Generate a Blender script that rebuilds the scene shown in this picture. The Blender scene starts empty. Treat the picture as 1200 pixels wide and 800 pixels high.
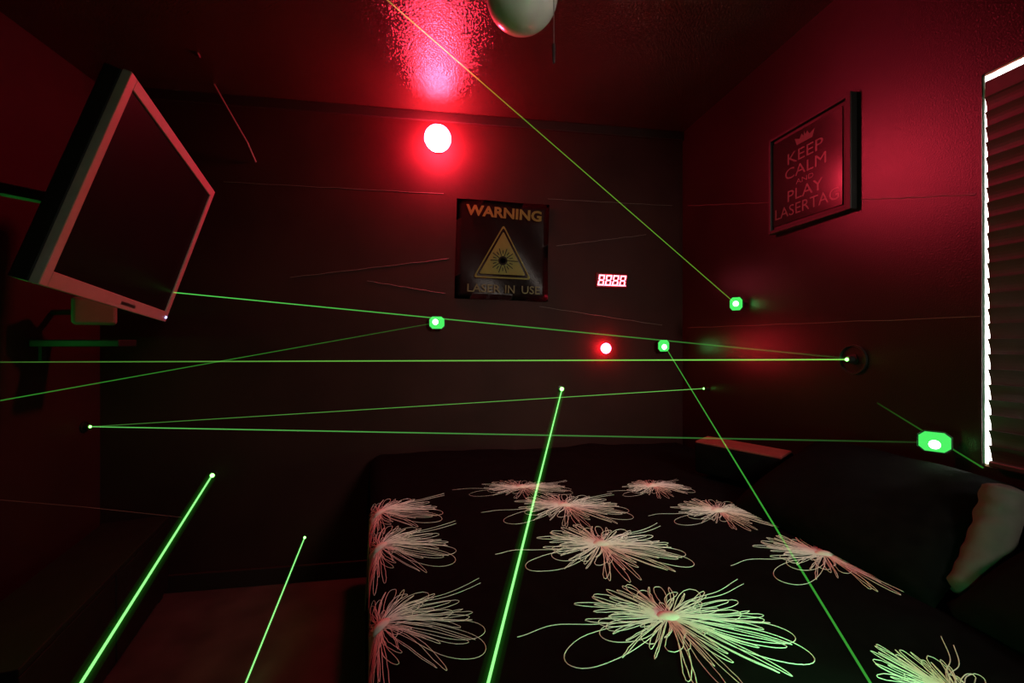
import bpy, bmesh, math, random
from mathutils import Vector, Matrix, noise

# ------------------------------------------------------------------ camera, world, exposure
F = 500.0                      # focal length in pixels of the 1200 px wide frame
TH = math.atan(F / 3200.0)     # the camera is turned a little towards the window wall
CS, SN = math.cos(TH), math.sin(TH)
CAMZ = 1.20
XR, XL, YB, YF, ZC = 1.35, -1.60, 2.275, -1.20, 2.40     # room planes
sc = bpy.context.scene
cam_d = bpy.data.cameras.new('camera')
cam_d.sensor_width = 36.0
cam_d.lens = 36.0 * F / 1200.0
cam_d.clip_start = 0.02
cam = bpy.data.objects.new('camera', cam_d)
sc.collection.objects.link(cam)
cam.location = (0, 0, CAMZ)
cam.rotation_euler = (math.radians(90), 0, -TH)
sc.camera = cam

w = bpy.data.worlds.new('daylight')
sc.world = w
w.use_nodes = True
w.node_tree.nodes['Background'].inputs[0].default_value = (1.0, 0.97, 0.93, 1)
w.node_tree.nodes['Background'].inputs[1].default_value = 42.0

vs = sc.view_settings
vs.view_transform = 'Standard'
vs.look = 'None'
vs.exposure = 0.0
vs.gamma = 1.0
vs.use_curve_mapping = False
sc.cycles.max_bounces = 6
sc.cycles.sample_clamp_indirect = 6.0
sc.cycles.use_light_tree = True

# dim warm fill light added behind the camera, shining in over the bed
ld = bpy.data.lights.new('rear_fill_light', 'AREA')
ld.shape = 'RECTANGLE'
ld.size, ld.size_y = 0.42, 0.6
ld.energy = 5.5
ld.spread = math.radians(60)
ld.color = (1.0, 0.86, 0.74)
lo = bpy.data.objects.new('rear_fill_light', ld)
sc.collection.objects.link(lo)
lo.location = (1.10, YF + 0.06, 2.00)
lo.rotation_euler = (Vector((0.62, 1.05, 1.20)) - lo.location).to_track_quat('-Z', 'Y').to_euler()

random.seed(7)
C = sc.collection

# ------------------------------------------------------------------ helpers
def room(x, z, drop):
    """camera frame (right, depth, drop below eye level) -> room position"""
    return Vector((x * CS + z * SN, -x * SN + z * CS, CAMZ - drop))

def at(px, py, z):
    return room((px - 600) / F * z, z, (py - 400) / F * z)

def ray(px, py):
    return at(px, py, 1.0) - Vector((0, 0, CAMZ))

def on_back(px, py, off=0.0):
    d = ray(px, py); return Vector((0, 0, CAMZ)) + d * ((YB - off) / d.y)
def on_right(px, py, off=0.0):
    d = ray(px, py); return Vector((0, 0, CAMZ)) + d * ((XR - off) / d.x)
def on_left(px, py, off=0.0):
    d = ray(px, py); return Vector((0, 0, CAMZ)) + d * ((XL + off) / d.x)
def on_level(px, py, zz):
    d = ray(px, py); return Vector((0, 0, CAMZ)) + d * ((zz - CAMZ) / d.z)

def link(name, me, mat=None, parent=None, smooth=False):
    o = bpy.data.objects.new(name, me)
    C.objects.link(o)
    if mat is not None and not me.materials:
        me.materials.append(mat)
    if smooth:
        for p in me.polygons: p.use_smooth = True
    if parent is not None:
        o.parent = parent
    return o

def build(name, bm, mat, parent=None, smooth=False):
    me = bpy.data.meshes.new(name)
    bmesh.ops.recalc_face_normals(bm, faces=bm.faces)
    bm.to_mesh(me); bm.free()
    return link(name, me, mat, parent, smooth)

def tag(o, label, cat, group=None):
    o['label'] = label; o['category'] = cat
    if group: o['group'] = group
    return o

def thing(name, label, cat, loc=(0, 0, 0), group=None, rot=None):
    o = bpy.data.objects.new(name, None)
    o.empty_display_size = 0.05
    C.objects.link(o)
    o.location = loc
    if rot is not None: o.rotation_euler = rot
    return tag(o, label, cat, group)

def struct(o):
    o['kind'] = 'structure'; return o

def box(bm, lo, hi, bevel=0.0, seg=2):
    x0, y0, z0 = lo; x1, y1, z1 = hi
    v = [bm.verts.new(p) for p in ((x0,y0,z0),(x1,y0,z0),(x1,y1,z0),(x0,y1,z0),(x0,y0,z1),(x1,y0,z1),(x1,y1,z1),(x0,y1,z1))]
    fs = [bm.faces.new([v[i] for i in q]) for q in ((0,3,2,1),(4,5,6,7),(0,1,5,4),(1,2,6,5),(2,3,7,6),(3,0,4,7))]
    if bevel > 0:
        es = list({e for f in fs for e in f.edges})
        bmesh.ops.bevel(bm, geom=es, offset=bevel, segments=seg, affect='EDGES', profile=0.5)
    return bm

def bx(lo, hi, bevel=0.0, seg=2):
    return box(bmesh.new(), lo, hi, bevel, seg)

def tube(bm, pts, r, n=8, cap=True):
    """round bar along a polyline; r is a number or one radius per point"""
    pts = [Vector(p) for p in pts]
    rs = r if isinstance(r, (list, tuple)) else [r] * len(pts)
    rings = []
    up = None
    for i, p in enumerate(pts):
        t = (pts[min(i+1, len(pts)-1)] - pts[max(i-1, 0)]).normalized()
        if up is None:
            up = Vector((0, 0, 1)) if abs(t.z) < 0.9 else Vector((1, 0, 0))
        a = t.cross(up).normalized(); b = a.cross(t).normalized(); up = b
        rings.append([bm.verts.new(p + (a*math.cos(k*2*math.pi/n) + b*math.sin(k*2*math.pi/n)) * rs[i]) for k in range(n)])
    for i in range(len(rings)-1):
        for k in range(n):
            bm.faces.new((rings[i][k], rings[i][(k+1) % n], rings[i+1][(k+1) % n], rings[i+1][k]))
    if cap:
        bm.faces.new(rings[0]); bm.faces.new(rings[-1])
    return bm

def lathe(prof, n=32):
    """profile of (radius, height) turned about Z"""
    bm = bmesh.new(); rings = []
    for r, h in prof:
        if r < 1e-6: rings.append([bm.verts.new((0, 0, h))])
        else: rings.append([bm.verts.new((r*math.cos(k*2*math.pi/n), r*math.sin(k*2*math.pi/n), h)) for k in range(n)])
    for a, b in zip(rings, rings[1:]):
        for k in range(n):
            q = [a[k % len(a)], a[(k+1) % len(a)], b[(k+1) % len(b)], b[k % len(b)]]
            q = list(dict.fromkeys(q))
            if len(q) >= 3: bm.faces.new(q)
    return bm

def flat_poly(pts, thick):
    """polygon in local XY, thickness along Z"""
    bm = bmesh.new()
    a = [bm.verts.new((x, y, 0)) for x, y in pts]; b = [bm.verts.new((x, y, thick)) for x, y in pts]
    bm.faces.new(a[::-1]); bm.faces.new(b)
    n = len(pts)
    for k in range(n): bm.faces.new((a[k], a[(k+1) % n], b[(k+1) % n], b[k]))
    return bm

def ring_poly(outer, inner, thick):
    bm = bmesh.new(); n = len(outer)
    L = [[bm.verts.new((x, y, z)) for x, y in pts] for z in (0, thick) for pts in (outer, inner)]
    for k in range(n):
        j = (k+1) % n
        bm.faces.new((L[2][k], L[2][j], L[3][j], L[3][k])); bm.faces.new((L[0][k], L[1][k], L[1][j], L[0][j]))
        bm.faces.new((L[0][k], L[0][j], L[2][j], L[2][k])); bm.faces.new((L[1][k], L[3][k], L[3][j], L[1][j]))
    return bm

def text_mesh(s, width, height, bold=0.0, extrude=0.0):
    """lettering centred on the origin, scaled to width x height"""
    cu = bpy.data.curves.new('lettering', 'FONT')
    cu.body = s; cu.size = 1.0; cu.offset = bold; cu.extrude = 0.0; cu.resolution_u = 3
    o = bpy.data.objects.new('lettering', cu); C.objects.link(o)
    dg = bpy.context.evaluated_depsgraph_get(); dg.update()
    me = bpy.data.meshes.new_from_object(o.evaluated_get(dg))
    bpy.data.objects.remove(o); bpy.data.curves.remove(cu)
    xs = [v.co.x for v in me.vertices]; ys = [v.co.y for v in me.vertices]
    x0, x1, y0, y1 = min(xs), max(xs), min(ys), max(ys)
    for v in me.vertices:
        v.co.x = ((v.co.x - x0) / (x1 - x0) - 0.5) * width
        v.co.y = ((v.co.y - y0) / (y1 - y0) - 0.5) * height
    me.materials.clear()
    return me

# ------------------------------------------------------------------ materials
def mat(name, col, rough=0.5, spec=0.5, metal=0.0, noise_scale=None, noise_amt=0.0, bump=None, bump_scale=200.0, emit=None, estr=0.0, sheen=0.0, trans=0.0, bdist=0.002):
    m = bpy.data.materials.new(name); m.use_nodes = True
    nt = m.node_tree; b = nt.nodes['Principled BSDF']
    b.inputs['Base Color'].default_value = (*col, 1)
    b.inputs['Roughness'].default_value = rough
    b.inputs['Specular IOR Level'].default_value = spec
    b.inputs['Metallic'].default_value = metal
    if sheen: b.inputs['Sheen Weight'].default_value = sheen
    if trans: b.inputs['Transmission Weight'].default_value = trans
    tc = nt.nodes.new('ShaderNodeTexCoord')
    if noise_scale:
        n = nt.nodes.new('ShaderNodeTexNoise'); n.inputs['Scale'].default_value = noise_scale; n.inputs['Detail'].default_value = 4
        nt.links.new(tc.outputs['Object'], n.inputs['Vector'])
        r = nt.nodes.new('ShaderNodeMapRange')
        r.inputs['From Min'].default_value = 0.3; r.inputs['From Max'].default_value = 0.7
        r.inputs['To Min'].default_value = 1 - noise_amt; r.inputs['To Max'].default_value = 1 + noise_amt
        nt.links.new(n.outputs['Fac'], r.inputs['Value'])
        mx = nt.nodes.new('ShaderNodeVectorMath'); mx.operation = 'SCALE'
        mx.inputs[0].default_value = col
        nt.links.new(r.outputs['Result'], mx.inputs['Scale'])
        nt.links.new(mx.outputs['Vector'], b.inputs['Base Color'])
    if bump:
        n2 = nt.nodes.new('ShaderNodeTexNoise'); n2.inputs['Scale'].default_value = bump_scale; n2.inputs['Detail'].default_value = 2
        nt.links.new(tc.outputs['Object'], n2.inputs['Vector'])
        bp = nt.nodes.new('ShaderNodeBump'); bp.inputs['Strength'].default_value = bump; bp.inputs['Distance'].default_value = bdist
        nt.links.new(n2.outputs['Fac'], bp.inputs['Height']); nt.links.new(bp.outputs['Normal'], b.inputs['Normal'])
    if emit:
        b.inputs['Emission Color'].default_value = (*emit, 1); b.inputs['Emission Strength'].default_value = estr
    return m

def glow(name, col, strength, sample=True):
    m = bpy.data.materials.new(name); m.use_nodes = True
    nt = m.node_tree; nt.nodes.clear()
    e = nt.nodes.new('ShaderNodeEmission'); e.inputs[0].default_value = (*col, 1); e.inputs[1].default_value = strength
    o = nt.nodes.new('ShaderNodeOutputMaterial'); nt.links.new(e.outputs[0], o.inputs['Surface'])
    if not sample: m.cycles.emission_sampling = 'NONE'
    return m

def beam_mat(name, col, s0, s1):
    """laser light scattered by the haze; it fades along the way from the source (local Z of the beam)"""
    m = bpy.data.materials.new(name); m.use_nodes = True
    nt = m.node_tree; nt.nodes.clear()
    tc = nt.nodes.new('ShaderNodeTexCoord'); sp = nt.nodes.new('ShaderNodeSeparateXYZ')
    nt.links.new(tc.outputs['Generated'], sp.inputs[0])
    r = nt.nodes.new('ShaderNodeMapRange'); r.inputs['To Min'].default_value = s0*0.5; r.inputs['To Max'].default_value = s1*0.5
    nt.links.new(sp.outputs['Z'], r.inputs['Value'])
    e = nt.nodes.new('ShaderNodeEmission'); e.inputs[0].default_value = (*col, 1)
    nt.links.new(r.outputs['Result'], e.inputs[1])
    # light hanging in haze: it adds to what lies behind instead of hiding it
    tr_ = nt.nodes.new('ShaderNodeBsdfTransparent'); ad = nt.nodes.new('ShaderNodeAddShader')
    nt.links.new(tr_.outputs[0], ad.inputs[0]); nt.links.new(e.outputs[0], ad.inputs[1])
    o = nt.nodes.new('ShaderNodeOutputMaterial'); nt.links.new(ad.outputs[0], o.inputs['Surface'])
    m.cycles.emission_sampling = 'NONE'
    return m

def haze_mat(name, col, dens):
    m = bpy.data.materials.new(name); m.use_nodes = True
    nt = m.node_tree; nt.nodes.clear()
    e = nt.nodes.new('ShaderNodeEmission'); e.inputs[0].default_value = (*col, 1); e.inputs[1].default_value = dens
    o = nt.nodes.new('ShaderNodeOutputMaterial'); nt.links.new(e.outputs[0], o.inputs['Volume'])
    return m

M = {}
M['wall'] = mat('black_wall_paint', (0.0145, 0.008, 0.0065), 0.30, 0.5, noise_scale=3, noise_amt=0.2, bump=0.35, bump_scale=260)
M['ceiling'] = mat('dark_ceiling_paint', (0.040, 0.018, 0.014), 0.20, 0.9, noise_scale=3, noise_amt=0.15, bump=1.0, bump_scale=140, bdist=0.0035)
M['wall_matte'] = mat('matte_black_wall_paint', (0.034, 0.010, 0.009), 0.65, 0.12, noise_scale=3, noise_amt=0.2, bump=0.3, bump_scale=260)
M['wall_left'] = mat('dark_left_wall_paint', (0.027, 0.009, 0.009), 0.6, 0.15, noise_scale=3, noise_amt=0.2, bump=0.3, bump_scale=260)
M['trim'] = mat('black_trim_paint', (0.022, 0.010, 0.009), 0.6, 0.2)
M['seam'] = mat('pale_seam', (0.16, 0.13, 0.12), 0.5)
M['floor'] = mat('dark_floor', (0.060, 0.045, 0.042), 0.45, 0.4, noise_scale=6, noise_amt=0.3)
M['plank'] = M['floor']
M['black_plastic'] = mat('black_plastic', (0.012, 0.012, 0.012), 0.4, noise_scale=20, noise_amt=0.2)
M['casing'] = mat('charcoal_casing', (0.009, 0.009, 0.008), 0.55, noise_scale=20, noise_amt=0.15)
M['silver'] = mat('silver_plastic', (0.44, 0.36, 0.36), 0.40, noise_scale=30, noise_amt=0.05)
M['screen'] = mat('dark_screen', (0.006, 0.005, 0.006), 0.45, 0.12, noise_scale=5, noise_amt=0.1)
M['globe'] = mat('white_opal_glass', (0.80, 0.76, 0.72), 0.22, 0.5, noise_scale=8, noise_amt=0.03)
M['metal'] = mat('brushed_metal', (0.35, 0.33, 0.32), 0.35, metal=1.0, noise_scale=40, noise_amt=0.1)
M['dark_metal'] = mat('dark_metal', (0.05, 0.045, 0.045), 0.4, metal=0.6, noise_scale=40, noise_amt=0.1)
M['white_paint'] = mat('white_window_paint', (0.80, 0.79, 0.77), 0.5, noise_scale=12, noise_amt=0.04)
M['slat'] = mat('dark_blind_slat', (0.042, 0.036, 0.036), 0.45, noise_scale=18, noise_amt=0.15)
M['poster'] = mat('dark_glossy_print', (0.018, 0.009, 0.009), 0.20, 0.07, noise_scale=5, noise_amt=0.2, bump=0.12, bump_scale=9)
M['ink_yellow'] = mat('dull_yellow_ink', (0.14, 0.145, 0.035), 0.4, 0.04, noise_scale=30, noise_amt=0.08)
M['ink_grey'] = mat('grey_ink', (0.13, 0.12, 0.06), 0.4, 0.04, noise_scale=30, noise_amt=0.08)
M['ink_black'] = mat('black_ink', (0.010, 0.006, 0.004), 0.4, 0.04, noise_scale=30, noise_amt=0.1)
M['frame'] = mat('black_picture_frame', (0.008, 0.007, 0.007), 0.5, noise_scale=30, noise_amt=0.1)
M['mat_board'] = mat('dark_mat_board', (0.028, 0.02, 0.02), 0.5, noise_scale=30, noise_amt=0.1)
M['sheet'] = mat('dark_sheet_behind_glass', (0.022, 0.015, 0.017), 0.17, 0.6, noise_scale=30, noise_amt=0.1)
M['ink_pale'] = mat('pale_print', (0.12, 0.10, 0.10), 0.3, noise_scale=30, noise_amt=0.1)
M['comforter'] = mat('black_cotton', (0.0022, 0.0022, 0.0026), 0.9, 0.05, noise_scale=30, noise_amt=0.3, bump=0.25, bump_scale=40)
M['thread'] = mat('cream_thread', (0.85, 0.80, 0.74), 0.7, 0.2, noise_scale=80, noise_amt=0.06)
M['pillow'] = mat('black_pillowcase', (0.003, 0.003, 0.003), 0.9, 0.05, noise_scale=30, noise_amt=0.3, bump=0.3, bump_scale=30)
M['cushion'] = mat('red_lit_cloth', (0.22, 0.045, 0.04), 0.85, 0.2, noise_scale=25, noise_amt=0.1, bump=0.3, bump_scale=40)  # red lamp light on the cushion top, put into the cloth colour
M['bolster'] = mat('grey_bolster_cloth', (0.075, 0.066, 0.060), 0.85, 0.2, noise_scale=25, noise_amt=0.12, bump=0.3, bump_scale=40)
M['console'] = mat('black_console_wood', (0.010, 0.009, 0.009), 0.55, 0.3, noise_scale=14, noise_amt=0.25)
M['grey_box'] = mat('grey_green_box', (0.20, 0.20, 0.17), 0.55, noise_scale=20, noise_amt=0.08)
M['red_acrylic'] = mat('dark_red_acrylic', (0.10, 0.004, 0.008), 0.25, 0.3, noise_scale=30, noise_amt=0.05)
M['red_lens'] = glow('red_beacon_glow', (1.0, 0.034, 0.075), 340.0)
M['red_led'] = glow('red_indicator_glow', (1.0, 0.020, 0.04), 100.0)
M['digit'] = glow('red_digit_glow', (1.0, 0.09, 0.13), 11.0)
M['blue_led'] = glow('blue_power_light', (0.45, 0.45, 1.0), 5.0)
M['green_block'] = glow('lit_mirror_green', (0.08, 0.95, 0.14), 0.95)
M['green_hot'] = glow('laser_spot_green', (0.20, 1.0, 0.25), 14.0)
M['green_tip'] = glow('laser_tip_green', (0.20, 1.0, 0.14), 6.0)
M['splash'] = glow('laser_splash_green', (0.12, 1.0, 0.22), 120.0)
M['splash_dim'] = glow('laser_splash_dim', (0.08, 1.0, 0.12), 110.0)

# ------------------------------------------------------------------ the room
T = 0.14
struct(build('floor', bx((XL-T, YF-T, -0.10), (XR+T, YB+T, 0.0)), M['floor']))
struct(build('ceiling', bx((XL-T, YF-T, ZC), (XR+T, YB+T, ZC+0.1)), M['ceiling']))
wall_back = struct(build('wall_back', bx((XL-T, YB, 0), (XR+T, YB+T, ZC)), M['wall_matte']))
struct(build('wall_left', bx((XL-T, YF, 0), (XL, YB, ZC)), M['wall_left']))
struct(build('wall_rear', bx((XL-T, YF-T, 0), (XR+T, YF, ZC)), M['wall']))
# window wall with an opening
WY0, WY1, WZ0, WZ1 = -0.15, 0.889, 0.885, 1.878
bm = bmesh.new()
box(bm, (XR, YF, 0), (XR+T, YB, WZ0)); box(bm, (XR, YF, WZ1), (XR+T, YB, ZC))
box(bm, (XR, YF, WZ0), (XR+T, WY0, WZ1)); box(bm, (XR, WY1, WZ0), (XR+T, YB, WZ1))
wall_right = struct(build('wall_right', bm, M['wall']))
# window: lining, sash frame and pane
win = struct(build('window_1', bx((XR+0.004, WY0, WZ0), (XR+T+0.02, WY1, WZ0+0.006)), M['white_paint']))
for lo_, hi_ in (((XR+0.004, WY1-0.004, WZ0), (XR+T+0.02, WY1, WZ1)), ((XR+0.004, WY0, WZ0), (XR+T+0.02, WY0+0.004, WZ1)), ((XR+0.004, WY0, WZ1-0.005), (XR+T+0.02, WY1, WZ1))):
    build('window_lining', bx(lo_, hi_), M['white_paint'], win)
bm = bmesh.new()
X0, X1 = XR+0.10, XR+0.135
for lo_, hi_ in (((X0, WY0, WZ0), (X1, WY0+0.04, WZ1)), ((X0, WY1-0.03, WZ0), (X1, WY1, WZ1)), ((X0, WY0, WZ0), (X1, WY1, WZ0+0.04)), ((X0, WY0, WZ1-0.03), (X1, WY1, WZ1)), ((X0, WY0, 1.36), (X1, WY1, 1.40))):
    box(bm, lo_, hi_)
build('window_frame', bm, M['white_paint'], win)
pm = bpy.data.materials.new('window_glass'); pm.use_nodes = True
nt = pm.node_tree; nt.nodes.clear()
tr = nt.nodes.new('ShaderNodeBsdfTransparent'); gl = nt.nodes.new('ShaderNodeBsdfGlossy'); gl.inputs['Roughness'].default_value = 0.02
mx = nt.nodes.new('ShaderNodeMixShader'); mx.inputs[0].default_value = 0.06
out = nt.nodes.new('ShaderNodeOutputMaterial')
nt.links.new(tr.outputs[0], mx.inputs[1]); nt.links.new(gl.outputs[0], mx.inputs[2]); nt.links.new(mx.outputs[0], out.inputs['Surface'])
for z0, z1 in ((WZ0+0.04, 1.36), (1.40, WZ1-0.03)):
    build('pane', bx((XR+0.116, WY0+0.04, z0), (XR+0.120, WY1-0.03, z1)), pm, win)

# dark moulding under the ceiling on the back wall, baseboards
struct(build('trim_1', bx((XL, YB-0.014, ZC-0.050), (XR, YB, ZC), 0.004), M['trim']))
struct(build('baseboard_back', bx((XL, YB-0.014, 0), (XR, YB, 0.085), 0.004), M['trim']))
struct(build('baseboard_right', bx((XR-0.014, YF, 0), (XR, YB-0.014, 0.085), 0.004), M['trim']))
struct(build('baseboard_left', bx((XL, YF, 0), (XL+0.014, YB-0.014, 0.085), 0.004), M['trim']))

# thin pale seams in the wall covering
def seam(pa, pb, fn, parent, r=0.0011):
    a, b = fn(*pa, 0.001), fn(*pb, 0.001)
    n = 12; pts = [a.lerp(b, k/n) + Vector((0, 0, 0.0015*math.sin(k*2.3))) for k in range(n+1)]
    return build('seam', tube(bmesh.new(), pts, r, 5), M['seam'], parent)
for pa, pb in (((262, 213), (520, 227)), ((642, 233), (788, 241)), ((340, 325), (526, 303)), ((652, 288), (757, 275)), ((430, 329), (522, 344)), ((632, 359), (776, 381))):
    seam(pa, pb, on_back, wall_back)
for pa, pb in (((806, 241), (908, 237)), ((1008, 234), (1143, 228)), ((806, 384), (1148, 371))):
    seam(pa, pb, on_right, wall_right)

# ------------------------------------------------------------------ window blind
blind = thing('window_blind', 'closed dark slatted blind with white daylight leaking along its edges', 'blind', (XR, WY1, WZ0))
build('headrail', bx((-0.014, -1.02, 0.922), (0.030, -0.014, 0.966), 0.004), M['slat'], blind)
slat_me = None
NS = 24
for k in range(NS):
    z = 0.905 - k * 0.0378
    if slat_me is None:
        bm = bmesh.new()
        # curved slat, hanging almost closed
        prof = []
        for i in range(7):
            s = i/6 - 0.5
            prof.append((0.006*s + 0.003*math.cos(math.pi*s), -0.0445*s))
        vs0 = [[bm.verts.new((x + dx, y, z_)) for x, z_ in prof] for y in (-1.00, 0.0) for dx in (0.0, 0.0026)]
        a0, a1, b0, b1 = vs0
        for i in range(6):
            bm.faces.new((a0[i], a0[i+1], b0[i+1], b0[i])); bm.faces.new((a1[i], b1[i], b1[i+1], a1[i+1]))
            bm.faces.new((a0[i], a1[i], a1[i+1], a0[i+1])); bm.faces.new((b0[i], b0[i+1], b1[i+1], b1[i]))
        bm.faces.new((a0[0], b0[0], b1[0], a1[0])); bm.faces.new((a0[-1], a1[-1], b1[-1], b0[-1]))
        s_ = build('slat', bm, M['slat'], blind); slat_me = s_.data
    else:
        s_ = link('slat', slat_me, None, blind)
    s_.location = (-0.010, -0.0145 - 0.0090*k/NS, z)
    s_.rotation_euler = (0, math.radians(-1 - 6*max(0, k-8)/16), 0)
build('bottom_rail', bx((-0.020, -1.00, 0.004), (0.006, -0.025, 0.020), 0.004), M['slat'], blind)
for y in (-0.12, -0.52, -0.9):
    build('ladder_cord', tube(bmesh.new(), [(-0.016, y, 0.02), (-0.018, y, 0.5), (-0.016, y, 0.93)], 0.0012, 5), M['slat'], blind)

# ------------------------------------------------------------------ red beacon, indicator lamp, digit display (back wall)
p = on_back(513, 162, 0.085); p.y = YB
bc = thing('red_beacon', 'glowing round red beacon high on the black back wall', 'beacon', p, rot=(math.radians(90), 0, 0))
build('base', lathe([(0, 0), (0.040, 0), (0.040, 0.010), (0.030, 0.018), (0.026, 0.040), (0, 0.040)]), M['black_plastic'], bc)
build('dome', lathe([(0.026, 0.036), (0.048, 0.046), (0.062, 0.064), (0.066, 0.084), (0.062, 0.104), (0.050, 0.120), (0.030, 0.130), (0, 0.133)]), M['red_lens'], bc, True)

p = on_back(710, 408, 0.03); p.y = YB
il = thing('indicator_lamp', 'small round glowing red indicator lamp below the digit display', 'indicator', p, rot=(math.radians(90), 0, 0))
build('bezel', lathe([(0, 0), (0.018, 0), (0.018, 0.006), (0.014, 0.012), (0, 0.012)], 24), M['black_plastic'], il)
build('lens', lathe([(0.014, 0.010), (0.026, 0.020), (0.029, 0.032), (0.025, 0.044), (0.012, 0.052), (0, 0.054)], 24), M['red_led'], il, True)

p = on_back(716, 329)
dd = thing('digit_display', 'small red four digit display reading all eights on back wall', 'display', p, rot=(math.radians(90), math.radians(1.0), 0))
build('housing', bx((-0.092, -0.042, 0), (0.092, 0.042, 0.014), 0.004), M['red_acrylic'], dd)
def eight():
    bm = bmesh.new(); wd, h, t, sl = 0.027, 0.052, 0.0075, 0.16
    def seg(x0, y0, x1, y1):
        f = lambda x, y: (x + y*sl, y)
        q = [f(x0, y0), f(x1, y0), f(x1, y1), f(x0, y1)]
        a = [bm.verts.new((*c, 0.0145)) for c in q]; b = [bm.verts.new((*c, 0.0165)) for c in q]
        bm.faces.new(a[::-1]); bm.faces.new(b)
        for k in range(4): bm.faces.new((a[k], a[(k+1) % 4], b[(k+1) % 4], b[k]))
    g = 0.0006
    for y in (-h/2, 0, h/2): seg(-wd/2+g, y-t/2, wd/2-g, y+t/2)
    for x in (-wd/2, wd/2):
        seg(x-t/2, -h/2-t/2, x+t/2, -t/2-g) ; seg(x-t/2, t/2+g, x+t/2, h/2+t/2)
    seg(wd/2+0.0058, -h/2-t/2, wd/2+0.0095, -h/2+t*0.2)
    return bm
e0 = build('digit', eight(), M['digit'], dd); e0.location.x = -0.062
for k in range(1, 4):
    e = link('digit', e0.data, None, dd); e.location.x = -0.062 + 0.0415*k

# ------------------------------------------------------------------ warning poster (back wall)
c0 = on_back(589, 294)
wp = thing('warning_poster', 'dark glossy warning poster with a yellow laser triangle on back wall', 'poster', c0, rot=(math.radians(90), math.radians(1.3), 0))
PX = (on_back(640, 294) - on_back(540, 294)).length / 100
hw, hh = 54*PX, 57*PX
bm = bmesh.new(); nx, ny = 16, 16
g = [[bm.verts.new((-hw + 2*hw*i/nx, -hh + 2*hh*j/ny, 0.004 + 0.004*math.sin(i*0.5+j*0.35) + 0.012*max(0, (i/nx-0.72))*max(0, (0.45-j/ny))*8)) for i in range(nx+1)] for j in range(ny+1)]
for j in range(ny):
    for i in range(nx): bm.faces.new((g[j][i], g[j][i+1], g[j+1][i+1], g[j+1][i]))
bmesh.ops.solidify(bm, geom=bm.faces[:], thickness=0.0015)
build('sheet', bm, M['poster'], wp, True)
def put(name, me, m, parent, x, y, z, rz=0.0, label=None):
    o = link(name, me, m, parent); o.location = (x, y, z); o.rotation_euler = (0, 0, rz)
    if label: o['label'] = label
    return o
LZ = 0.0175
put('lettering', text_mesh('WARNING', 88*PX, 12.5*PX, 0.035), M['ink_yellow'], wp, 0.5*PX, 43*PX, LZ, math.radians(-1.6), 'yellow lettering reading WARNING')
for s, x, wd in (('LASER', -21.0, 38), ('IN', 9.0, 11), ('USE', 33.5, 21.5)):
    put('lettering', text_mesh(s, wd*PX, 9.2*PX, 0.006), M['ink_grey'], wp, x*PX, -44.5*PX, LZ, 0, 'grey lettering reading ' + s)
def tri(r, round_=0.0, k=5):
    """rounded triangle outline, apex up, r = scale"""
    P = [(0, 0.5), (0.5, -0.5), (-0.5, -0.5)]
    W_, H_ = 67*PX*r, 62*PX*r
    cs = [(x*W_, (y+0.10)*H_ - 0.10*H_) for x, y in P]
    out = []
    for i in range(3):
        a, b, c = Vector(cs[i-1]), Vector(cs[i]), Vector(cs[(i+1) % 3])
        d1, d2 = (a-b).normalized(), (c-b).normalized()
        rr = round_*PX
        s, e = b + d1*rr, b + d2*rr
        for q in range(k+1):
            t = q/k
            out.append(tuple(s*(1-t)**2 + b*2*t*(1-t) + e*t*t))
    return out
ty = -1.5*PX
def mesh_of(bm, name):
    me = bpy.data.meshes.new(name); bmesh.ops.recalc_face_normals(bm, faces=bm.faces); bm.to_mesh(me); bm.free(); return me
o = put('triangle_border', mesh_of(ring_poly(tri(1.0, 4), [(x*0.925, y*0.925-0.6*PX) for x, y in tri(1.0, 4)], 0.0006), 'triangle_border'), M['ink_yellow'], wp, 0, ty, LZ)
o = put('triangle', mesh_of(flat_poly([(x, y-1.6*PX) for x, y in tri(0.80, 2)], 0.0006), 'triangle'), M['ink_yellow'], wp, 0, ty, LZ)
# starburst with the long ray to the right
bm = bmesh.new()
def spoke(a, r0, r1, wd):
    d = Vector((math.cos(a), math.sin(a))); n_ = Vector((-d.y, d.x)) * wd/2
    q = [d*r0 - n_, d*r1 - n_, d*r1 + n_, d*r0 + n_]
    A = [bm.verts.new((v.x, v.y, 0)) for v in q]; B = [bm.verts.new((v.x, v.y, 0.0006)) for v in q]
    bm.faces.new(A[::-1]); bm.faces.new(B)
    for k in range(4): bm.faces.new((A[k], A[(k+1) % 4], B[(k+1) % 4], B[k]))
for k in range(20):
    a = k*math.pi/10
    if k == 0: spoke(a, 4*PX, 18*PX, 1.1*PX)
    else: spoke(a, 8*PX if k % 2 else 5.5*PX, (12 if k % 2 else 14.5)*PX, 1.0*PX)
for k in range(12):
    spoke(k*math.pi/6, 0, 5.2*PX, 2.8*PX)
put('starburst', mesh_of(bm, 'starburst'), M['ink_black'], wp, 0, ty - 10.5*PX, LZ + 0.0012)

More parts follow.
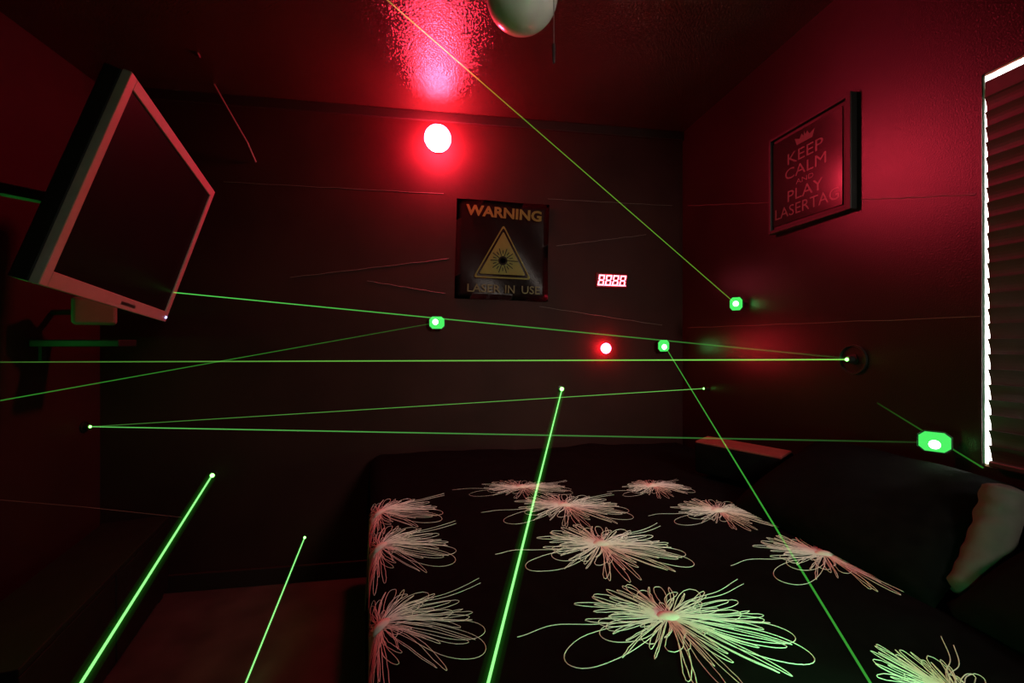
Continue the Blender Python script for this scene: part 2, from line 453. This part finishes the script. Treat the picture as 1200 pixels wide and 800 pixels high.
# ------------------------------------------------------------------ framed print (window wall)
FY0, FY1, FZ0, FZ1 = 1.223, 1.580, 1.640, 2.030
fr = thing('framed_print', 'black framed print reading keep calm and play lasertag on window wall', 'picture', (XR, (FY0+FY1)/2, (FZ0+FZ1)/2),
           rot=(math.radians(90), 0, math.radians(-90 + 1.7)))
fw, fh = (FY1-FY0)/2, (FZ1-FZ0)/2      # local x runs towards the camera, y up, z into the room
bw = 0.020
for lo_, hi_ in (((-fw, -fh, 0.0), (-fw+0.012, fh, 0.026)), ((fw-bw, -fh, 0.0), (fw, fh, 0.030)), ((-fw+0.012, -fh, 0.0), (fw-bw, -fh+0.014, 0.026)), ((-fw+0.012, fh-0.012, 0.0), (fw-bw, fh, 0.026))):
    build('frame_bar', bx(lo_, hi_, 0.002), M['frame'], fr)
build('mat_board', bx((-fw+0.012, -fh+0.014, 0.001), (fw-bw, fh-0.012, 0.012)), M['mat_board'], fr)
build('print', bx((-fw+0.016, -fh+0.028, 0.012), (fw-bw-0.022, fh-0.026, 0.016)), M['sheet'], fr)
cx = (-fw+0.016 + fw-bw-0.022)/2; pw = (2*fw-bw-0.038); z_ = 0.0165
for s, y, wd, h in (('KEEP', 0.079, 0.52, 0.042), ('CALM', 0.022, 0.60, 0.042), ('AND', -0.022, 0.26, 0.018), ('PLAY', -0.066, 0.52, 0.042), ('LASERTAG', -0.122, 0.93, 0.042)):
    put('lettering', text_mesh(s, pw*wd, h, 0.0), M['ink_pale'], fr, cx, y, z_, 0, 'pale lettering reading ' + s)
# crown emblem over the words
cr = [(-0.034, 0), (0.034, 0), (0.044, 0.028), (0.022, 0.018), (0.012, 0.034), (0.004, 0.022), (0, 0.040), (-0.004, 0.022), (-0.012, 0.034), (-0.022, 0.018), (-0.044, 0.028)]
put('crown_emblem', mesh_of(flat_poly(cr, 0.0005), 'crown_emblem'), M['ink_pale'], fr, cx, 0.118, z_)

# ------------------------------------------------------------------ ceiling light with globe
gc = at(612, -4, 1.16)
cl = thing('ceiling_light', 'white opal glass globe ceiling light with hanging pull chains', 'ceiling light', (gc.x, gc.y, ZC))
d = gc.z - ZC
R = 0.097
prof = []
for k in range(19):
    a = math.radians(-90 + k*8.2)
    prof.append((R*math.cos(a) * (1.0 if a < 0 else 1.0), d + 0.90*R*math.sin(a)))
prof[0] = (0, d - 0.90*R)
top = prof[-1]
prof += [(0.052, top[1] + 0.012), (0.050, top[1] + 0.025)]
build('globe', lathe(prof, 48), M['globe'], cl, True)
zt = top[1] + 0.02
build('fitter_ring', lathe([(0, zt), (0.056, zt), (0.060, zt+0.02), (0.058, zt+0.045), (0, zt+0.045)]), M['dark_metal'], cl, True)
build('stem', lathe([(0.020, zt+0.04), (0.020, -0.03), (0, -0.03)], 16), M['dark_metal'], cl, True)
build('canopy', lathe([(0.030, -0.07), (0.055, -0.05), (0.085, -0.02), (0.09, 0), (0, 0)]), M['dark_metal'], cl, True)
for (px, y0, y1, zz, pend) in ((649, -30, 52, 1.06, True), (580, -30, 26, 1.30, False)):
    a, b = at(px, y0, zz) - cl.location, at(px, y1, zz) - cl.location
    a.z = zt + 0.02
    ch = build('pull_chain', tube(bmesh.new(), [(0.05*(a.x/(abs(a.x)+1e-6)), a.y*0.6, zt+0.03), a, a.lerp(b, .5), b], 0.0012 if pend else 0.0008, 6), M['metal'], cl)
    if pend:
        build('pull_knob', lathe([(0, 0), (0.004, 0.0), (0.0042, -0.040), (0.003, -0.047), (0, -0.048)], 12), M['dark_metal'], ch).location = b

# ------------------------------------------------------------------ television on an arm
S = 1.10
Wv = Vector((-201/F, 38/F, 1.0)).normalized()
Hv = Vector((-0.24, 1.0, -86/F)); Hv = (Hv - Wv*Hv.dot(Wv)).normalized()
Nv = Wv.cross(Hv)
def camdir(v): return room(v.x, v.z, v.y) - Vector((0, 0, CAMZ))
W3, H3, N3 = camdir(Wv), camdir(Hv), camdir(Nv)
P1 = at(155, 84, S)
if N3.dot(Vector((0, 0, CAMZ)) - P1) < 0: N3 = -N3
TW, THt = 0.662*S*Vector((-201/F, 38/F, 1.0)).length, 0.5097*S*1.043
tv_c = P1 + W3*TW/2 + H3*THt/2
tv = thing('television', 'silver framed flat television tilted down on a wall arm', 'television')
rot = Matrix((W3, -H3, N3)).transposed()
if rot.determinant() < 0: rot = Matrix((-W3, -H3, N3)).transposed()
flip = 1.0 if rot.col[0].dot(W3) > 0 else -1.0
tv.matrix_world = Matrix.Translation(tv_c) @ rot.to_4x4()
hw, hh = TW/2, THt/2
for lo_, hi_ in (((-hw, -hh, -0.02), (-hw+0.032, hh, 0.0)), ((hw-0.032, -hh, -0.02), (hw, hh, 0.0)), ((-hw+0.032, -hh, -0.02), (hw-0.032, -hh+0.040, 0.0)), ((-hw+0.032, hh-0.032, -0.02), (hw-0.032, hh, 0.0))):
    build('bezel_bar', bx(lo_, hi_, 0.0015, 1), M['silver'], tv)
build('screen', bx((-hw+0.030, -hh+0.038, -0.016), (hw-0.030, hh-0.030, -0.005)), M['screen'], tv)
bm = bx((-hw+0.002, -hh+0.002, -0.060), (hw-0.002, hh-0.002, -0.02), 0.004)
build('casing', bm, M['casing'], tv)
bm = bmesh.new()
q0 = [(-hw*0.8, -hh*0.75, -0.06), (hw*0.8, -hh*0.75, -0.06), (hw*0.8, hh*0.75, -0.06), (-hw*0.8, hh*0.75, -0.06)]
q1 = [(x*0.75, y*0.75, -0.13) for x, y, z in q0]
A = [bm.verts.new(v) for v in q0]; B = [bm.verts.new(v) for v in q1]
bm.faces.new(A); bm.faces.new(B)
for k in range(4): bm.faces.new((A[k], A[(k+1) % 4], B[(k+1) % 4], B[k]))
build('back_cover', bm, M['black_plastic'], tv)
xr = (hw-0.016)*flip
build('power_light', lathe([(0.0045, 0), (0.0045, 0.002), (0.003, 0.004), (0, 0.0045)], 12), M['blue_led'], tv).location = (xr, -hh+0.018, 0.0)
build('badge', bx((0.05*flip-0.05, -hh+0.014, 0.0), (0.05*flip+0.05, -hh+0.024, 0.0006)), M['metal'], tv)
back = tv_c - N3*0.13
wall_pt = Vector((XL, back.y - 0.10, back.z + 0.05))
mt = thing('television_mount', 'black folding wall arm holding the tilted television', 'mount', wall_pt)
build('wall_plate', bx((0.0, -0.06, -0.14), (0.018, 0.06, 0.14), 0.003), M['dark_metal'], mt)
rel = back - wall_pt
elbow = rel*0.5 + Vector((0, -0.10, 0.0))
build('rear_arm', tube(bmesh.new(), [(0.012, 0, 0), elbow], 0.022, 8), M['dark_metal'], mt)
build('front_arm', tube(bmesh.new(), [elbow, rel], 0.020, 8), M['dark_metal'], mt)
build('elbow_joint', tube(bmesh.new(), [elbow - Vector((0, 0, 0.04)), elbow + Vector((0, 0, 0.04))], 0.028, 12), M['dark_metal'], mt)
build('tilt_head', tube(bmesh.new(), [rel - H3*0.08, rel + H3*0.08], 0.025, 8), M['dark_metal'], mt)

# thin cable hanging from ceiling to the back wall beyond the television
cb = build('cable', tube(bmesh.new(), [on_level(232, 62, ZC-0.004), at(245, 88, 1.98), at(267, 127, 2.02), at(290, 167, 2.06), on_back(300, 190, 0.004)], 0.0035, 6), mat('red_catching_cable', (0.25, 0.2, 0.2), 0.3, noise_scale=20, noise_amt=0.1))
tag(cb, 'thin cable running down from the ceiling beyond the television', 'cable')

# ------------------------------------------------------------------ left corner: small box, ledge, console
p = on_left(111, 365, 0.0)
p = on_back(124, 365, 0.0)
p = on_left(100, 366)
sb = thing('small_speaker', 'small grey rounded box mounted in corner under the television', 'speaker', (XL, p.y-0.16, p.z))
sp = at(111, 365, 1.72) - sb.location
build('bracket', tube(bmesh.new(), [(0.0, 0.0, -0.01), (sp.x, sp.y, -0.01)], 0.012, 8), M['dark_metal'], sb)
o = build('body', bx((-0.0655, -0.05, -0.0535), (0.0655, 0.04, 0.0535), 0.012, 3), M['grey_box'], sb, False); o.location = sp; bq = sp + sb.location; o.rotation_euler = (0, 0, math.atan2(-bq.x, bq.y))
bp_ = at(118, 402, 1.74)
lg = thing('wall_ledge', 'narrow dark ledge in the corner below the small grey box', 'shelf', (XL, bp_.y, bp_.z))
build('board', bx((0.0, -0.05, -0.014), (bp_.x - XL + 0.10, 0.05, 0.014), 0.004), M['casing'], lg)
build('support', bx((0.0, -0.01, -0.07), (0.012, 0.01, -0.014)), M['dark_metal'], lg)

# low console by the left wall (its front runs from the back wall towards the camera)
a_, b_ = Vector((-1.29, 2.24, 0)), Vector((-1.06, 1.25, 0))
dv = (b_ - a_).normalized(); ang = math.atan2(dv.y, dv.x); ln = (b_ - a_).length
cs_ = thing('console_cabinet', 'low black cabinet standing on floor along the left wall', 'cabinet', a_, rot=(0, 0, ang))
dep = 0.24
build('body', bx((0, -dep, 0.03), (ln, -0.016, 0.36)), M['console'], cs_)
build('top', bx((-0.005, -dep-0.005, 0.36), (ln+0.005, 0.004, 0.38), 0.003), M['console'], cs_)
for k in range(2):
    dr = build('door', bx((ln*k/2+0.004, -0.016, 0.04), (ln*(k+1)/2-0.004, 0.0, 0.352), 0.002), M['console'], cs_)
    build('knob', lathe([(0, 0), (0.008, 0), (0.010, 0.012), (0, 0.016)], 12), M['dark_metal'], dr).location = (ln/2 + (-0.05 if k == 0 else 0.05), 0, 0.2)
    dr.children[0].rotation_euler = (math.radians(-90), 0, 0)
for x in (0.03, ln-0.03):
    for y in (-dep+0.03, -0.04):
        build('foot', bx((x-0.02, y-0.02, 0), (x+0.02, y+0.02, 0.03)), M['console'], cs_)

# loose cord sagging across the dark corner above the console
ca, cbp = at(-30, 583, 1.40), on_back(213, 606, 0.006)
mid = at(100, 594, 1.75)
tag(build('cord', tube(bmesh.new(), [ca, ca.lerp(mid, .5), mid, mid.lerp(cbp, .5), cbp], 0.0013, 5), M['seam']), 'thin faint cord stretched across the dark left corner', 'cord')

# ------------------------------------------------------------------ bed and comforter
BZ = 0.65
BY0, BY1, BX1 = 0.22, 2.16, 1.325
def xe(y): return -0.14 - 0.17*(y - 0.83)          # crooked foot edge of the comforter
RR = 0.07
def surf(s, y, lift=0.0):
    """point on the comforter: s metres in from its foot edge (negative goes over the edge)"""
    wob = 0.006*noise.noise((s*5, y*5, 1.3)) + 0.012*noise.noise((s*1.7, y*1.9, 4.1)) + 0.003*noise.noise((s*14, y*12, 7.7))
    wob += 0.010*math.exp(-((s-1.02-0.05*math.sin(y*7))/0.07)**2) * (0.5 + 0.5*math.sin(y*9+1))
    x0 = xe(y) + RR
    if s >= 0:
        X, Z, n = x0 + s, BZ + wob, Vector((0, 0, 1))
    elif s > -RR*math.pi/2:
        a = -s/RR; n = Vector((-math.sin(a), 0, math.cos(a)))
        X, Z = x0 - RR*math.sin(a), BZ - RR + RR*math.cos(a) + wob*math.cos(a)
    else:
        e = -s - RR*math.pi/2; n = Vector((-1, 0, 0))
        X, Z = x0 - RR + 0.012*math.sin(y*8)*min(1, e*5), BZ - RR - e
    return Vector((X, y, Z)) + n*lift
bd = thing('bed', 'low bed under a black comforter beside the window wall', 'bed', (0.6, (BY0+BY1)/2, 0))
build('mattress', bx((-0.66, -0.93, 0.34), (0.70, 0.93, 0.615), 0.05, 3), M['pillow'], bd)
build('bed_frame', bx((-0.64, -0.92, 0.12), (0.70, 0.92, 0.34), 0.01), M['console'], bd)
for x in (-0.6, 0.66):
    for y in (-0.86, 0.86):
        build('leg', bx((x-0.03, y-0.03, 0), (x+0.03, y+0.03, 0.12)), M['console'], bd)

bm = bmesh.new()
ss = [-0.50 + 0.02*k for k in range(int((BX1 + 0.75)/0.02))]
ys = [BY0 + (BY1-BY0)*k/95 for k in range(96)]
grid = []
for y in ys:
    row = []
    for s in ss:
        p = surf(s, y)
        if p.x > BX1: p.x = BX1
        row.append(bm.verts.new(p))
    grid.append(row)
for j in range(len(ys)-1):
    for i in range(len(ss)-1): bm.faces.new((grid[j][i], grid[j][i+1], grid[j+1][i+1], grid[j+1][i]))
# hanging near and far sides
for j, sgn in ((0, -1), (len(ys)-1, 1)):
    prev = grid[j]
    for dz, dy in ((0.03, 0.02), (0.10, 0.03), (0.25, 0.03)):
        row = []
        for i, v in enumerate(grid[j]):
            q = v.co + Vector((0, sgn*dy + 0.008*math.sin(i*0.6)*(dz > 0.05), -dz)); q.z = max(q.z, 0.13)
            row.append(bm.verts.new(q))
        for i in range(len(ss)-1): bm.faces.new((prev[i], prev[i+1], row[i+1], row[i]))
        prev = row
bmesh.ops.remove_doubles(bm, verts=bm.verts, dist=1e-5)
comf = build('comforter', bm, M['comforter'], None, True)
tag(comf, 'black comforter with cream stitched burst flowers spread over the bed', 'comforter')

def flower_loops(seed):
    """closed loops and strands of one flower; local (across, along) offsets in metres"""
    rnd = random.Random(seed); L = []
    n = 78
    for k in range(n):
        a = 2*math.pi*k/n + rnd.uniform(-0.05, 0.05)
        ca, sa = math.cos(a), math.sin(a)
        ln_ = rnd.choice((0.4, 0.6, 0.75, 0.85, 0.95, 1.0)) * rnd.uniform(0.9, 1.05) * (1.0 if ca < 0.2 else 0.95)
        rx = 0.20 if ca > 0 else 0.19
        ry = 0.115 if sa > 0 else 0.20
        e = Vector((ca*rx, sa*ry)) * ln_
        wd = rnd.choice((0.002, 0.004, 0.006, 0.009, 0.013, 0.020)) * (0.6 + 0.6*ln_)
        pn = Vector((-e.y, e.x)).normalized() * wd
        st = e.normalized()*0.016
        bend = pn.normalized()*rnd.uniform(-0.012, 0.012)
        pts = []
        for i in range(25):
            t = i/24; u = math.sin(math.pi*t)
            side = math.sin(2*math.pi*t) * u**0.8
            f_ = (1-math.cos(2*math.pi*t))/2
            f_ = f_**0.72
            pts.append(st + (e-st)*f_ + pn*side*0.9 + bend*math.sin(math.pi*f_)
                       + Vector((rnd.uniform(-1, 1), rnd.uniform(-1, 1)))*0.0007)
        L.append(pts)
    # wavy tail to the left
    L.append([Vector((-0.02 - 0.285*t, -0.030*t - 0.018 + 0.012*math.sin(t*11)*t**3)) for t in [i/30 for i in range(31)]])
    for o_ in (0.0, 0.010):   # two long strands to the upper right
        L.append([Vector((0.02 + 0.20*t, 0.018 + 0.105*t - o_*2*t + 0.006*math.sin(t*7))) for t in [i/20 for i in range(21)]])
    for sx, ex, ey, wd in ((-0.02, -0.235, -0.135, 0.035), (-0.02, -0.155, -0.075, 0.028), (0.02, 0.19, -0.115, 0.040), (0.03, 0.20, -0.06, 0.03)):
        e = Vector((ex, ey)); pn = Vector((-ey, ex)).normalized()*wd; pts = []
        for i in range(33):
            t = i/32; f_ = ((1-math.cos(2*math.pi*t))/2)**0.6
            pts.append(Vector((sx, -0.02)) + (e-Vector((sx, -0.02)))*f_ + pn*math.sin(2*math.pi*t))
        L.append(pts)
    return L
LOOPS = flower_loops(11)

def flower(cs0, cy0, scale=1.0, rotn=0.0, sx=1.0, sy=1.0, thick=0.00085):
    bm = bmesh.new()
    cr_, sr_ = math.cos(rotn), math.sin(rotn)
    for pts in LOOPS:
        P = []
        for q in pts:
            x, y = q.x*scale*sx, q.y*scale*sy
            X, Y = cs0 + x*cr_ - y*sr_, cy0 + x*sr_ + y*cr_
            if Y > BY1-0.005 or Y < BY0+0.005: continue
            p = surf(X, Y, 0.0016)
            if p.x > BX1-0.01: continue
            P.append(p)
        if len(P) > 3: tube(bm, P, thick, 4, True)
    o = build('flower_motif', bm, M['thread'], comf); o['kind'] = 'stuff'
    o['label'] = 'cream looping thread flower stitched on the comforter'
    # raised centre
    bm = bmesh.new(); n = 18; rings = []
    for k, (r, h) in enumerate(((1.0, 0.0015), (0.8, 0.005), (0.45, 0.008), (0.0, 0.009))):
        if r == 0: rings.append([bm.verts.new(surf(cs0, cy0, h))]); continue
        rings.append([bm.verts.new(surf(cs0 + 0.024*r*scale*math.cos(i*2*math.pi/n), cy0 + 0.015*r*scale*math.sin(i*2*math.pi/n), h)) for i in range(n)])
    for a, b in zip(rings, rings[1:]):
        for i in range(n):
            q = list(dict.fromkeys((a[i], a[(i+1) % n], b[(i+1) % len(b)], b[i % len(b)])))
            bm.faces.new(q)
    build('flower_center', bm, M['thread'], o, True)
def flower_px(px, py, **kw):
    p = on_level(px, py, BZ)
    flower(p.x - xe(p.y) - RR, p.y, rotn=-TH, **kw)
flower_px(783, 722)
flower_px(705, 637, sx=0.95)
flower_px(662, 592, sx=0.92, thick=0.00058)
flower_px(765, 571, sx=0.60, sy=0.65, thick=0.00045)
flower_px(612, 570, sx=0.85, sy=0.7, thick=0.00035)
flower_px(842, 599, sx=0.80, sy=0.8, thick=0.00058)
flower_px(966, 650, sx=0.9, thick=0.00075)
flower_px(1124, 812, sx=0.52, sy=1.0, thick=0.00075)
for py, kx in ((722, 1.0), (636, 1.0), (596, 1.0)):
    p = on_level(446, py, BZ)
    flower(p.x - xe(p.y) - RR - 0.005, p.y, rotn=-TH*0.5, sx=kx, thick=0.0006)

# ------------------------------------------------------------------ pillows, cushion, bolster
def pillow(name, label, size, loc, rot_, m, puff=1.0, seed=0):
    bm = bmesh.new(); n = 18; sx, sy, sz = size
    top, bot = [], []
    for side, store in ((1, top), (-1, bot)):
        for j in range(n+1):
            row = []
            for i in range(n+1):
                u, v = 2*i/n-1, 2*j/n-1
                edge = (1-abs(u)**2.6)*(1-abs(v)**2.6)
                h = sz/2*max(edge, 0)**0.42*puff
                pin = 1 - 0.05*(1-abs(v))*abs(u)**4
                h += 0.010*noise.noise((u*2.3+seed, v*2.3, side*1.7))*min(1, edge*3)
                row.append(bm.verts.new((u*sx/2*(1-0.06*(1-v*v)*u*u), v*sy/2*(1-0.06*(1-u*u)*v*v), side*h)))
            store.append(row)
        for j in range(n):
            for i in range(n): bm.faces.new((store[j][i], store[j][i+1], store[j+1][i+1], store[j+1][i]))
    bmesh.ops.remove_doubles(bm, verts=bm.verts, dist=1e-4)
    o = build(name, bm, m, None, True); o.location = loc; o.rotation_euler = rot_
    return tag(o, label, 'pillow')
pillow('pillow', 'large black pillow propped against window wall under the framed print', (0.42, 0.58, 0.16), (1.150, 1.03, 0.750), (0, math.radians(-28), math.radians(4)), M['pillow'], seed=1)
pillow('pillow', 'large black pillow by the window sill beside the grey bolster', (0.40, 0.56, 0.16), (1.150, 0.44, 0.755), (0, math.radians(-30), math.radians(-3)), M['pillow'], seed=5)

A_, B_ = Vector((1.075, 1.66, 0.80)), Vector((1.235, 1.375, 0.80))
ax = (B_ - A_).normalized(); cl_ = (B_ - A_).length
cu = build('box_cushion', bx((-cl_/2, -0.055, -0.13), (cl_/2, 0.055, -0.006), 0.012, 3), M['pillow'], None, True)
build('red_light_top', bx((-cl_/2+0.006, -0.050, -0.010), (cl_/2-0.006, 0.050, 0.0), 0.004, 2), M['cushion'], cu)
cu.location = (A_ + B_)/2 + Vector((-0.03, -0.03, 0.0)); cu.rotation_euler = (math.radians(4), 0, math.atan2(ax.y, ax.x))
tag(cu, 'box cushion with red light painted on its flat top standing in the far bed corner', 'cushion')

# grey bolster: wrinkled roll of cloth, leaning by the window
pa, pb, pc = at(1178, 568, 0.93), at(1163, 632, 0.91), at(1132, 702, 0.88)
bm = bmesh.new(); n = 40; m_ = 20; rings = []
for k in range(n+1):
    t = k/n
    c = pa*(1-t)**2 + (pb*2 - (pa+pc)/2)*2*t*(1-t) + pc*t*t
    tn = ((pb*2-(pa+pc)/2 - pa)*(1-t) + (pc - (pb*2-(pa+pc)/2))*t).normalized()
    a = tn.cross(Vector((0.3, -0.9, 0.2))).normalized(); b = a.cross(tn)
    endf = min(1, (0.30 + (min(t, 1-t)*12)**0.6))
    row = []
    for i in range(m_):
        an = 2*math.pi*i/m_
        r = 0.044*endf*(1 + 0.10*noise.noise((math.cos(an)*1.2, math.sin(an)*1.2, t*9)) + 0.022*math.sin(t*31 + 2.4*math.sin(an) + 5*t*t))
        row.append(bm.verts.new(c + (a*math.cos(an) + b*math.sin(an)*0.8)*r))
    rings.append(row)
for k in range(n):
    for i in range(m_): bm.faces.new((rings[k][i], rings[k][(i+1) % m_], rings[k+1][(i+1) % m_], rings[k+1][i]))
bm.faces.new(rings[0]); bm.faces.new(rings[-1])
tag(build('bolster', bm, M['bolster'], None, True), 'grey wrinkled bolster roll leaning by the window above the pillows', 'bolster')

# ------------------------------------------------------------------ small mirrors struck by lasers
def frame_on(p, normal):
    n_ = Vector(normal); 
    return n_.to_track_quat('Z', 'Y').to_euler()
def mirror(px, py, fn, normal, wpx, hpx, label, hot=(0, 0), turn=0.0):
    p = fn(px, py, 0.035); depth = (p - Vector((0, 0, CAMZ))).dot(camdir(Vector((0, 0, 1))))
    k = depth/F
    t = thing('small_mirror', label, 'mirror', p, 'small laser mirrors on the walls')
    wn = Vector(normal)
    n_ = Matrix.Rotation(turn, 3, 'Z') @ wn; up = Vector((0, 0, 1)); xa = up.cross(n_)
    t.matrix_world = Matrix.Translation(p) @ Matrix((xa, up, n_)).transposed().to_4x4()
    hw_, hh_ = wpx*k/2, hpx*k/2
    oc = lambda s: [(hw_*s*x, hh_*s*y) for x, y in ((-1, -.55), (-.6, -1), (.6, -1), (1, -.55), (1, .55), (.6, 1), (-.6, 1), (-1, .55))]
    build('holder', flat_poly([(x*1.12, y*1.12) for x, y in oc(1)], 0.005), M['black_plastic'], t)
    loc = Matrix.Rotation(-turn, 3, 'Z') @ wn     # wall normal seen from the turned mirror
    q = Matrix((xa, up, n_)) @ (-wn*0.035)
    build('swivel_post', tube(bmesh.new(), [(0, 0, 0.001), q*0.5, q], 0.007, 10), M['dark_metal'], t)
    bm = bmesh.new()
    A = [bm.verts.new((x, y, 0.005)) for x, y in oc(1)]; B = [bm.verts.new((x, y, 0.010)) for x, y in oc(1)]; D = [bm.verts.new((x, y, 0.014)) for x, y in oc(0.75)]
    for lo_, hi_ in ((A, B), (B, D)):
        for i in range(8): bm.faces.new((lo_[i], lo_[(i+1) % 8], hi_[(i+1) % 8], hi_[i]))
    bm.faces.new(D); bm.faces.new(A)
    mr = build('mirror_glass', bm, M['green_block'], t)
    r = min(hw_, hh_)*0.48
    build('laser_spot', lathe([(r, 0), (r*0.85, 0.003), (r*0.5, 0.005), (0, 0.006)], 14), M['green_hot'], mr, True).location = (hot[0]*hw_, hot[1]*hh_, 0.014)
    return t, p + n_*0.018
NB, NR, NL = (0, -1, 0), (-1, 0, 0), (1, 0, 0)
_, mA = mirror(512, 378, on_back, NB, 17, 14, 'glowing green mirror below left of the warning poster', (-0.2, 0.1))
_, mB = mirror(777, 405, on_back, NB, 13, 13, 'glowing green mirror just right of the red indicator lamp', (0.0, -0.2))
_, mC = mirror(863, 356, on_right, NR, 13, 15, 'glowing green mirror under the framed print, struck by the ceiling beam', (0, 0), math.radians(42))
_, mD = mirror(1095, 517, on_right, NR, 27, 22, 'largest glowing green mirror, low beside the window blind', (0.0, -0.25), math.radians(38))

# ------------------------------------------------------------------ laser modules
def emitter(px, py, fn, normal, label, r=0.010, plate=None, tip=0.006, tipm='green_tip'):
    p = fn(px, py, 0.0)
    t = thing('laser_module', label, 'laser', p, 'laser modules on the walls')
    n_ = Vector(normal); up = Vector((0, 0, 1)); xa = up.cross(n_)
    t.matrix_world = Matrix.Translation(p) @ Matrix((xa, up, n_)).transposed().to_4x4()
    if plate:
        build('plate', lathe([(plate*0.86, 0), (plate*0.86, 0.004), (plate*0.90, 0.007), (plate, 0.007), (plate, 0)], 32), M['black_plastic'], t)
    build('barrel', lathe([(0, 0), (r*1.5, 0), (r*1.5, 0.004), (r, 0.005), (r, 0.022), (r*0.7, 0.024), (0, 0.024)], 20), M['black_plastic'], t)
    build('aperture', lathe([(tip, 0.024), (tip, 0.026), (tip*0.7, 0.029), (0, 0.030)], 14), M[tipm], t, True)
    return p + n_*0.028
eA = emitter(657, 455, on_back, NB, 'laser module on back wall firing the bright middle beam', 0.010, None, 0.011)
eB = emitter(252, 555, on_back, NB, 'laser module low on back wall firing the bright left beam', 0.010, None, 0.010)
eC = emitter(359, 627, on_back, NB, 'laser module near the floor on the back wall', 0.008, None, 0.006)
eD = emitter(1000, 421, on_right, NR, 'laser module in a round black ring on the window wall', 0.012, 0.050, 0.006)
eE = emitter(830, 455, on_right, NR, 'tiny laser module on window wall beyond the bed', 0.005, None, 0.005)
eF = emitter(98, 500, on_left, NL, 'laser module on left wall sending two beams across the room', 0.013, 0.024, 0.006)

# ------------------------------------------------------------------ laser beams (light in the haze)
G1, G2 = (0.30, 1.0, 0.26), (0.12, 1.0, 0.10)
def beam(a, b, dia, col, s0, s1, label, halo=None):
    """beam from source a to target b; local Z runs along the beam"""
    L = (b - a).length
    bm = bmesh.new()
    tube(bm, [(0, 0, L*k/8) for k in range(9)], dia/2, 8)
    o = build('laser_beam', bm, beam_mat('beam', col, s0, s1), None, True)
    o.location = a; o.rotation_euler = (b - a).to_track_quat('Z', 'Y').to_euler()
    tag(o, label, 'laser beam', 'laser beams')
    if halo:
        for rad, den in halo:
            h = build('haze_glow', tube(bmesh.new(), [(0, 0, 0), (0, 0, L)], rad, 16), haze_mat('haze', (0.06, 1.0, 0.06), den), o)
    return o
def toward(a, px, py, z, plane_z=None):
    b = at(px, py, z)
    if plane_z is None: return b
    d_ = b - a
    return a + d_*((plane_z - a.z)/d_.z)
bA = toward(eA, 572, 800, 0.66, BZ + 0.002)
bB = toward(eB, 95, 800, 1.04, 0.001)
if bB.y < YF + 0.002: bB = eB + (bB - eB)*((YF + 0.002 - eB.y)/(bB.y - eB.y))
bC = toward(eC, 288, 800, 1.47, 0.001)
bD = toward(mB, 1020, 800, 0.567, 0.73)
beam(eA, bA, 0.0050, G1, 1.15, 1.3, 'bright green beam running from back wall down to the bed', ((0.0055, 3.0), (0.010, 0.9), (0.017, 0.25)))
beam(eB, bB, 0.0072, G1, 1.2, 1.4, 'bright green beam slanting down at far left towards the floor', ((0.0075, 2.2), (0.013, 0.6), (0.022, 0.18)))
beam(eC, bC, 0.0056, G1, 1.1, 1.2, 'short green beam striking the floor beside the bed', ((0.009, 0.8),))
beam(mB, bD, 0.0034, G2, 0.40, 0.28, 'thin green beam from mirror slanting down right across the comforter')
cpt = on_level(440, -12, ZC - 0.001)
beam(mC, cpt, 0.0032, (0.20, 0.55, 0.04), 0.55, 0.42, 'thin yellow green beam rising from window wall mirror to the ceiling')
bL = on_left(-35, 424.3, 0.004)
beam(eD, bL, 0.0040, (0.30, 1.0, 0.13), 0.75, 0.06, 'level green beam from the ringed laser across the whole room')
bTV = on_left(70, 329.5, 0.004)
beam(bTV, eD + Vector((0, 0.0, 0.004)), 0.0040, (0.14, 1.0, 0.14), 0.70, 0.03, 'green beam passing behind the television towards the ringed laser')
bM = on_left(-60, 480, 0.004)
beam(mA, bM, 0.0036, G2, 0.07, 0.20, 'dim green beam from mirror under the poster to far left')
beam(eE, eF, 0.0034, (0.26, 1.0, 0.16), 0.50, 0.10, 'green beam from tiny laser rising left to right above the bed')
beam(eF, mD, 0.0042, (0.20, 1.0, 0.18), 0.50, 0.02, 'green beam from left wall fading towards the window side mirror')
s1, s2 = on_right(1028, 472, 0.012), on_right(1152, 548, 0.012)
beam(s2, s1, 0.0040, (0.10, 0.9, 0.08), 0.16, 0.03, 'faint blurred green beam grazing past the largest mirror')

# laser spots where beams land
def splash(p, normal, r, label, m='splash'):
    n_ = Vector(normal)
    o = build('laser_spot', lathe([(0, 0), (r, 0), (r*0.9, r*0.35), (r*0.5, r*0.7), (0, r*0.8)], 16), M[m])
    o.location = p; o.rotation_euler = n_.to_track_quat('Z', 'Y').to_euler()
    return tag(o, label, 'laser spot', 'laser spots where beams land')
splash(bA, (0, 0, 1), 0.010, 'laser spot on comforter where the bright middle beam lands')
M['flower_fill'] = glow('green_flower_fill', (0.16, 1.0, 0.30), 850.0)  # green fill for the near flowers, added as an oversized beam end
fw_ = Vector((SN, CS, 0))
splash(bD, fw_, 0.013, 'green fill glow added on the unseen cushion where the thin right beam lands', 'flower_fill')
tc_ = build('added_cushion', bx((-0.16, -0.13, -0.06), (0.16, 0.0, 0.055), 0.03, 4), M['thread'], None, True)  # added below the view to carry the green fill glow
tc_.location = bD - fw_*0.001; tc_.rotation_euler = (0, 0, -TH)
tag(tc_, 'small pale cushion added out of view at the near edge of the bed', 'cushion')
splash(bL, NL, 0.014, 'laser spot on left wall where the level beam lands', 'splash_dim')
